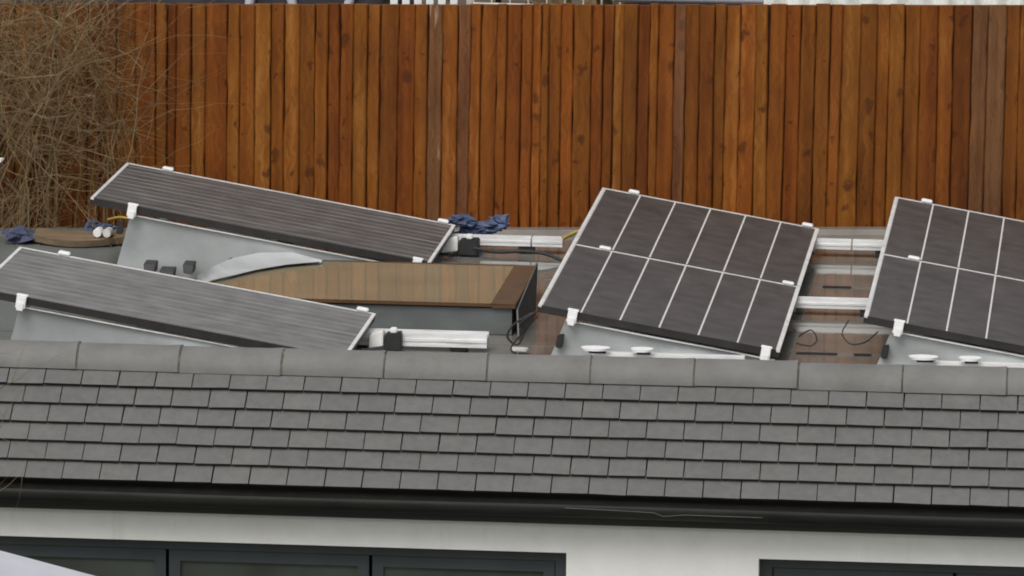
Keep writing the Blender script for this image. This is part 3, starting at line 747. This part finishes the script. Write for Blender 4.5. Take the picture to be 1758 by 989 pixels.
# pale lean-to canopy in the near left corner
cn = empty('canopy', (-4.6, 23.2, GZ), 'pale lilac grey sloping canopy roof at the bottom left corner', 'canopy'); co = cn.location.copy()
b = MB()
def cz(x): return .149 - .2387*(x+4.342)
x0, x1 = -6.6, -3.1
b.hexa([(x0,22.2,cz(x0)-.03),(x1,22.2,cz(x1)-.03),(x1,24.0,cz(x1)-.03),(x0,24.0,cz(x0)-.03),(x0,22.2,cz(x0)-.012),(x1,22.2,cz(x1)-.012),(x1,24.0,cz(x1)),(x0,24.0,cz(x0))])
b.build('canopy_roof', LILAC, cn, co)
for x in (x0+.1, x1-.1):
    for y in (22.35, 23.85):
        b = MB(); b.box(x-.03, x+.03, y-.03, y+.03, GZ, cz(x)-.034); b.build('post', POST, cn, co)

# ------------------------------------------------------------------ what shows in the sliver above the fence
def bx(name, label, cat, x0, x1, y, d, z1, mat, extra=None):
    root = empty(name, ((x0+x1)/2, y+d/2, BZ), label, cat); O = root.location.copy()
    if mat: b = MB(); b.box(x0, x1, y, y+d, BZ, z1); b.build('body', mat, root, O)
    return root, O
root, O = bx('shed', 'dark shed beyond the fence, its wall just showing over the boards', 'shed', -6.3, -4.2, 35.2, 2.0, 1.2, DARKROOF)
b = MB(); b.hexa([(-6.4,35.05,1.202),(-4.1,35.05,1.202),(-4.1,37.3,1.202),(-6.4,37.3,1.202),(-6.4,35.05,1.25),(-4.1,35.05,1.25),(-4.1,37.3,1.6),(-6.4,37.3,1.6)]); b.build('roof', DARKROOF, root, O)
for x, a in ((-4.95,.5),(-4.68,-.6),(-4.4,.7)):
    b = MB(); b.tube([(x-.1*a,35.17,.5),(x+.14*a,35.17,1.15)], .028, 6); b.build('brace', LILAC, root, O)
root, O = bx('slatted_screen', 'white slatted screen standing beyond the fence', 'screen', -4.1, -3.72, 34.6, .05, 0, None)
for i in range(6):
    x = -4.06+i*.066; b = MB(); b.box(x-.02, x+.02, 34.6, 34.62, BZ, 1.3+.02*(i%2)); b.build('slat', WHITEP, root, O)
for z in (.2, 1.13): b = MB(); b.box(-4.1,-3.72,34.622,34.65,z,z+.07); b.build('crossbar', WHITEP, root, O)
root, O = bx('mesh_panel', 'pale wire mesh panel rising beyond the middle of the fence', 'mesh panel', -3.6, -2.5, 34.4, .02, 0, None)
b = MB()
for i in range(12): b.tube([(-3.6+i*.1,34.4,BZ),(-3.6+i*.1,34.4,1.4)], .006, 5)
for i in range(22): b.tube([(-3.6,34.394,BZ+.02+i*.1),(-2.5,34.394,BZ+.02+i*.1)], .006, 5)
b.build('wire_grid', WIRE, root, O)
for x in (-3.62,-2.48): b = MB(); b.tube([(x,34.42,BZ),(x,34.42,1.45)], .022, 8); b.build('post', WIRE, root, O)
root, O = bx('hedge', 'brown winter hedge behind the wire mesh panel', 'hedge', -4.2, -2.2, 35.6, .8, 0, None)
b = MB()
rr = random.Random(8)
for k in range(500):
    c = Vector((-4.2+rr.random()*2.0, 35.6+rr.random()*.8, BZ+rr.random()*2.3)); e = Vector((rr.gauss(0,.07),rr.gauss(0,.05),rr.gauss(0,.1))); g = Vector((rr.gauss(0,.06),rr.gauss(0,.05),rr.gauss(0,.06)))
    b.face([c, c+e, c+e+g, c+g])
b.build('foliage', HEDGEB, root, O)
root, O = bx('pipe_rack', 'lilac grey pipe on dark timber beyond the fence', 'pipe rack', -2.75, -2.05, 34.1, .12, 1.03, DARKROOF)
b = MB(); b.tube([(-2.8,34.05,1.075),(-2.0,34.05,1.075)], .035, 10); b.build('pipe', LILAC, root, O)
root = empty('corrugated_screen', (-.7, 34.2, BZ), 'streaky white corrugated sheet wall beyond the right half of the fence', 'screen'); O = root.location.copy()
b = MB(); rows = [[], []]
for dy in (0, .004):
    rows = []
    for z in (BZ, 1.35):
        rows.append([(-2.06 + i*.0127, 34.2 + dy + .018*math.sin(i*.6), z) for i in range(240)])
    b.grid(rows)
b.build('sheet', WSHEET, root, O)
for x in (-1.9, -.6, .8): k = MB(); k.box(x-.04, x+.04, 34.235, 34.3, BZ, 1.3); k.build('post', POST, root, O)

# ------------------------------------------------------------------ camera, light, render
cam = bpy.data.cameras.new('camera'); co_ = bpy.data.objects.new('camera', cam); C.objects.link(co_)
r = Vector((0.99501697,0.09926609,0.00935257)); u = Vector((-0.02632712,0.1711014,0.98490162)); fw = Vector((-0.0961671,0.98024005,-0.17286219))
M = Matrix.Identity(4)
for i in range(3): M[i][0] = r[i]; M[i][1] = u[i]; M[i][2] = -fw[i]
M[2][3] = 5.4692862
co_.matrix_world = M
cam.sensor_width = 36; cam.lens = 36*10992.19/1758; cam.clip_start = .5; cam.clip_end = 1000
S.camera = co_

W = bpy.data.worlds.new('World'); S.world = W; W.use_nodes = True
nt = W.node_tree; bg = nt.nodes['Background']
sky = nt.nodes.new('ShaderNodeTexSky'); sky.sky_type = 'NISHITA'; sky.sun_disc = False
SE, SA = R(54), R(200)         # elevation, azimuth measured from +Y clockwise
sky.sun_elevation = SE; sky.sun_rotation = SA; sky.dust_density = 4; sky.ozone_density = 1
hs = nt.nodes.new('ShaderNodeHueSaturation'); hs.inputs['Saturation'].default_value = .28
nt.links.new(sky.outputs[0], hs.inputs['Color']); nt.links.new(hs.outputs[0], bg.inputs[0]); bg.inputs[1].default_value = .13
sun = bpy.data.lights.new('sun', 'SUN'); sun.energy = 1.0; sun.angle = R(35); sun.color = (1,.97,.92)
so_ = bpy.data.objects.new('sun', sun); C.objects.link(so_)
d = Vector((math.sin(SA)*math.cos(SE), math.cos(SA)*math.cos(SE), math.sin(SE)))
so_.rotation_euler = d.to_track_quat('Z', 'Y').to_euler()
S.render.engine = 'CYCLES'; S.cycles.filter_width = 1.9
S.view_settings.view_transform = 'Standard'; S.view_settings.look = 'None'; S.view_settings.gamma = 1; S.view_settings.exposure = .2
S.render.resolution_x = 1024; S.render.resolution_y = 576
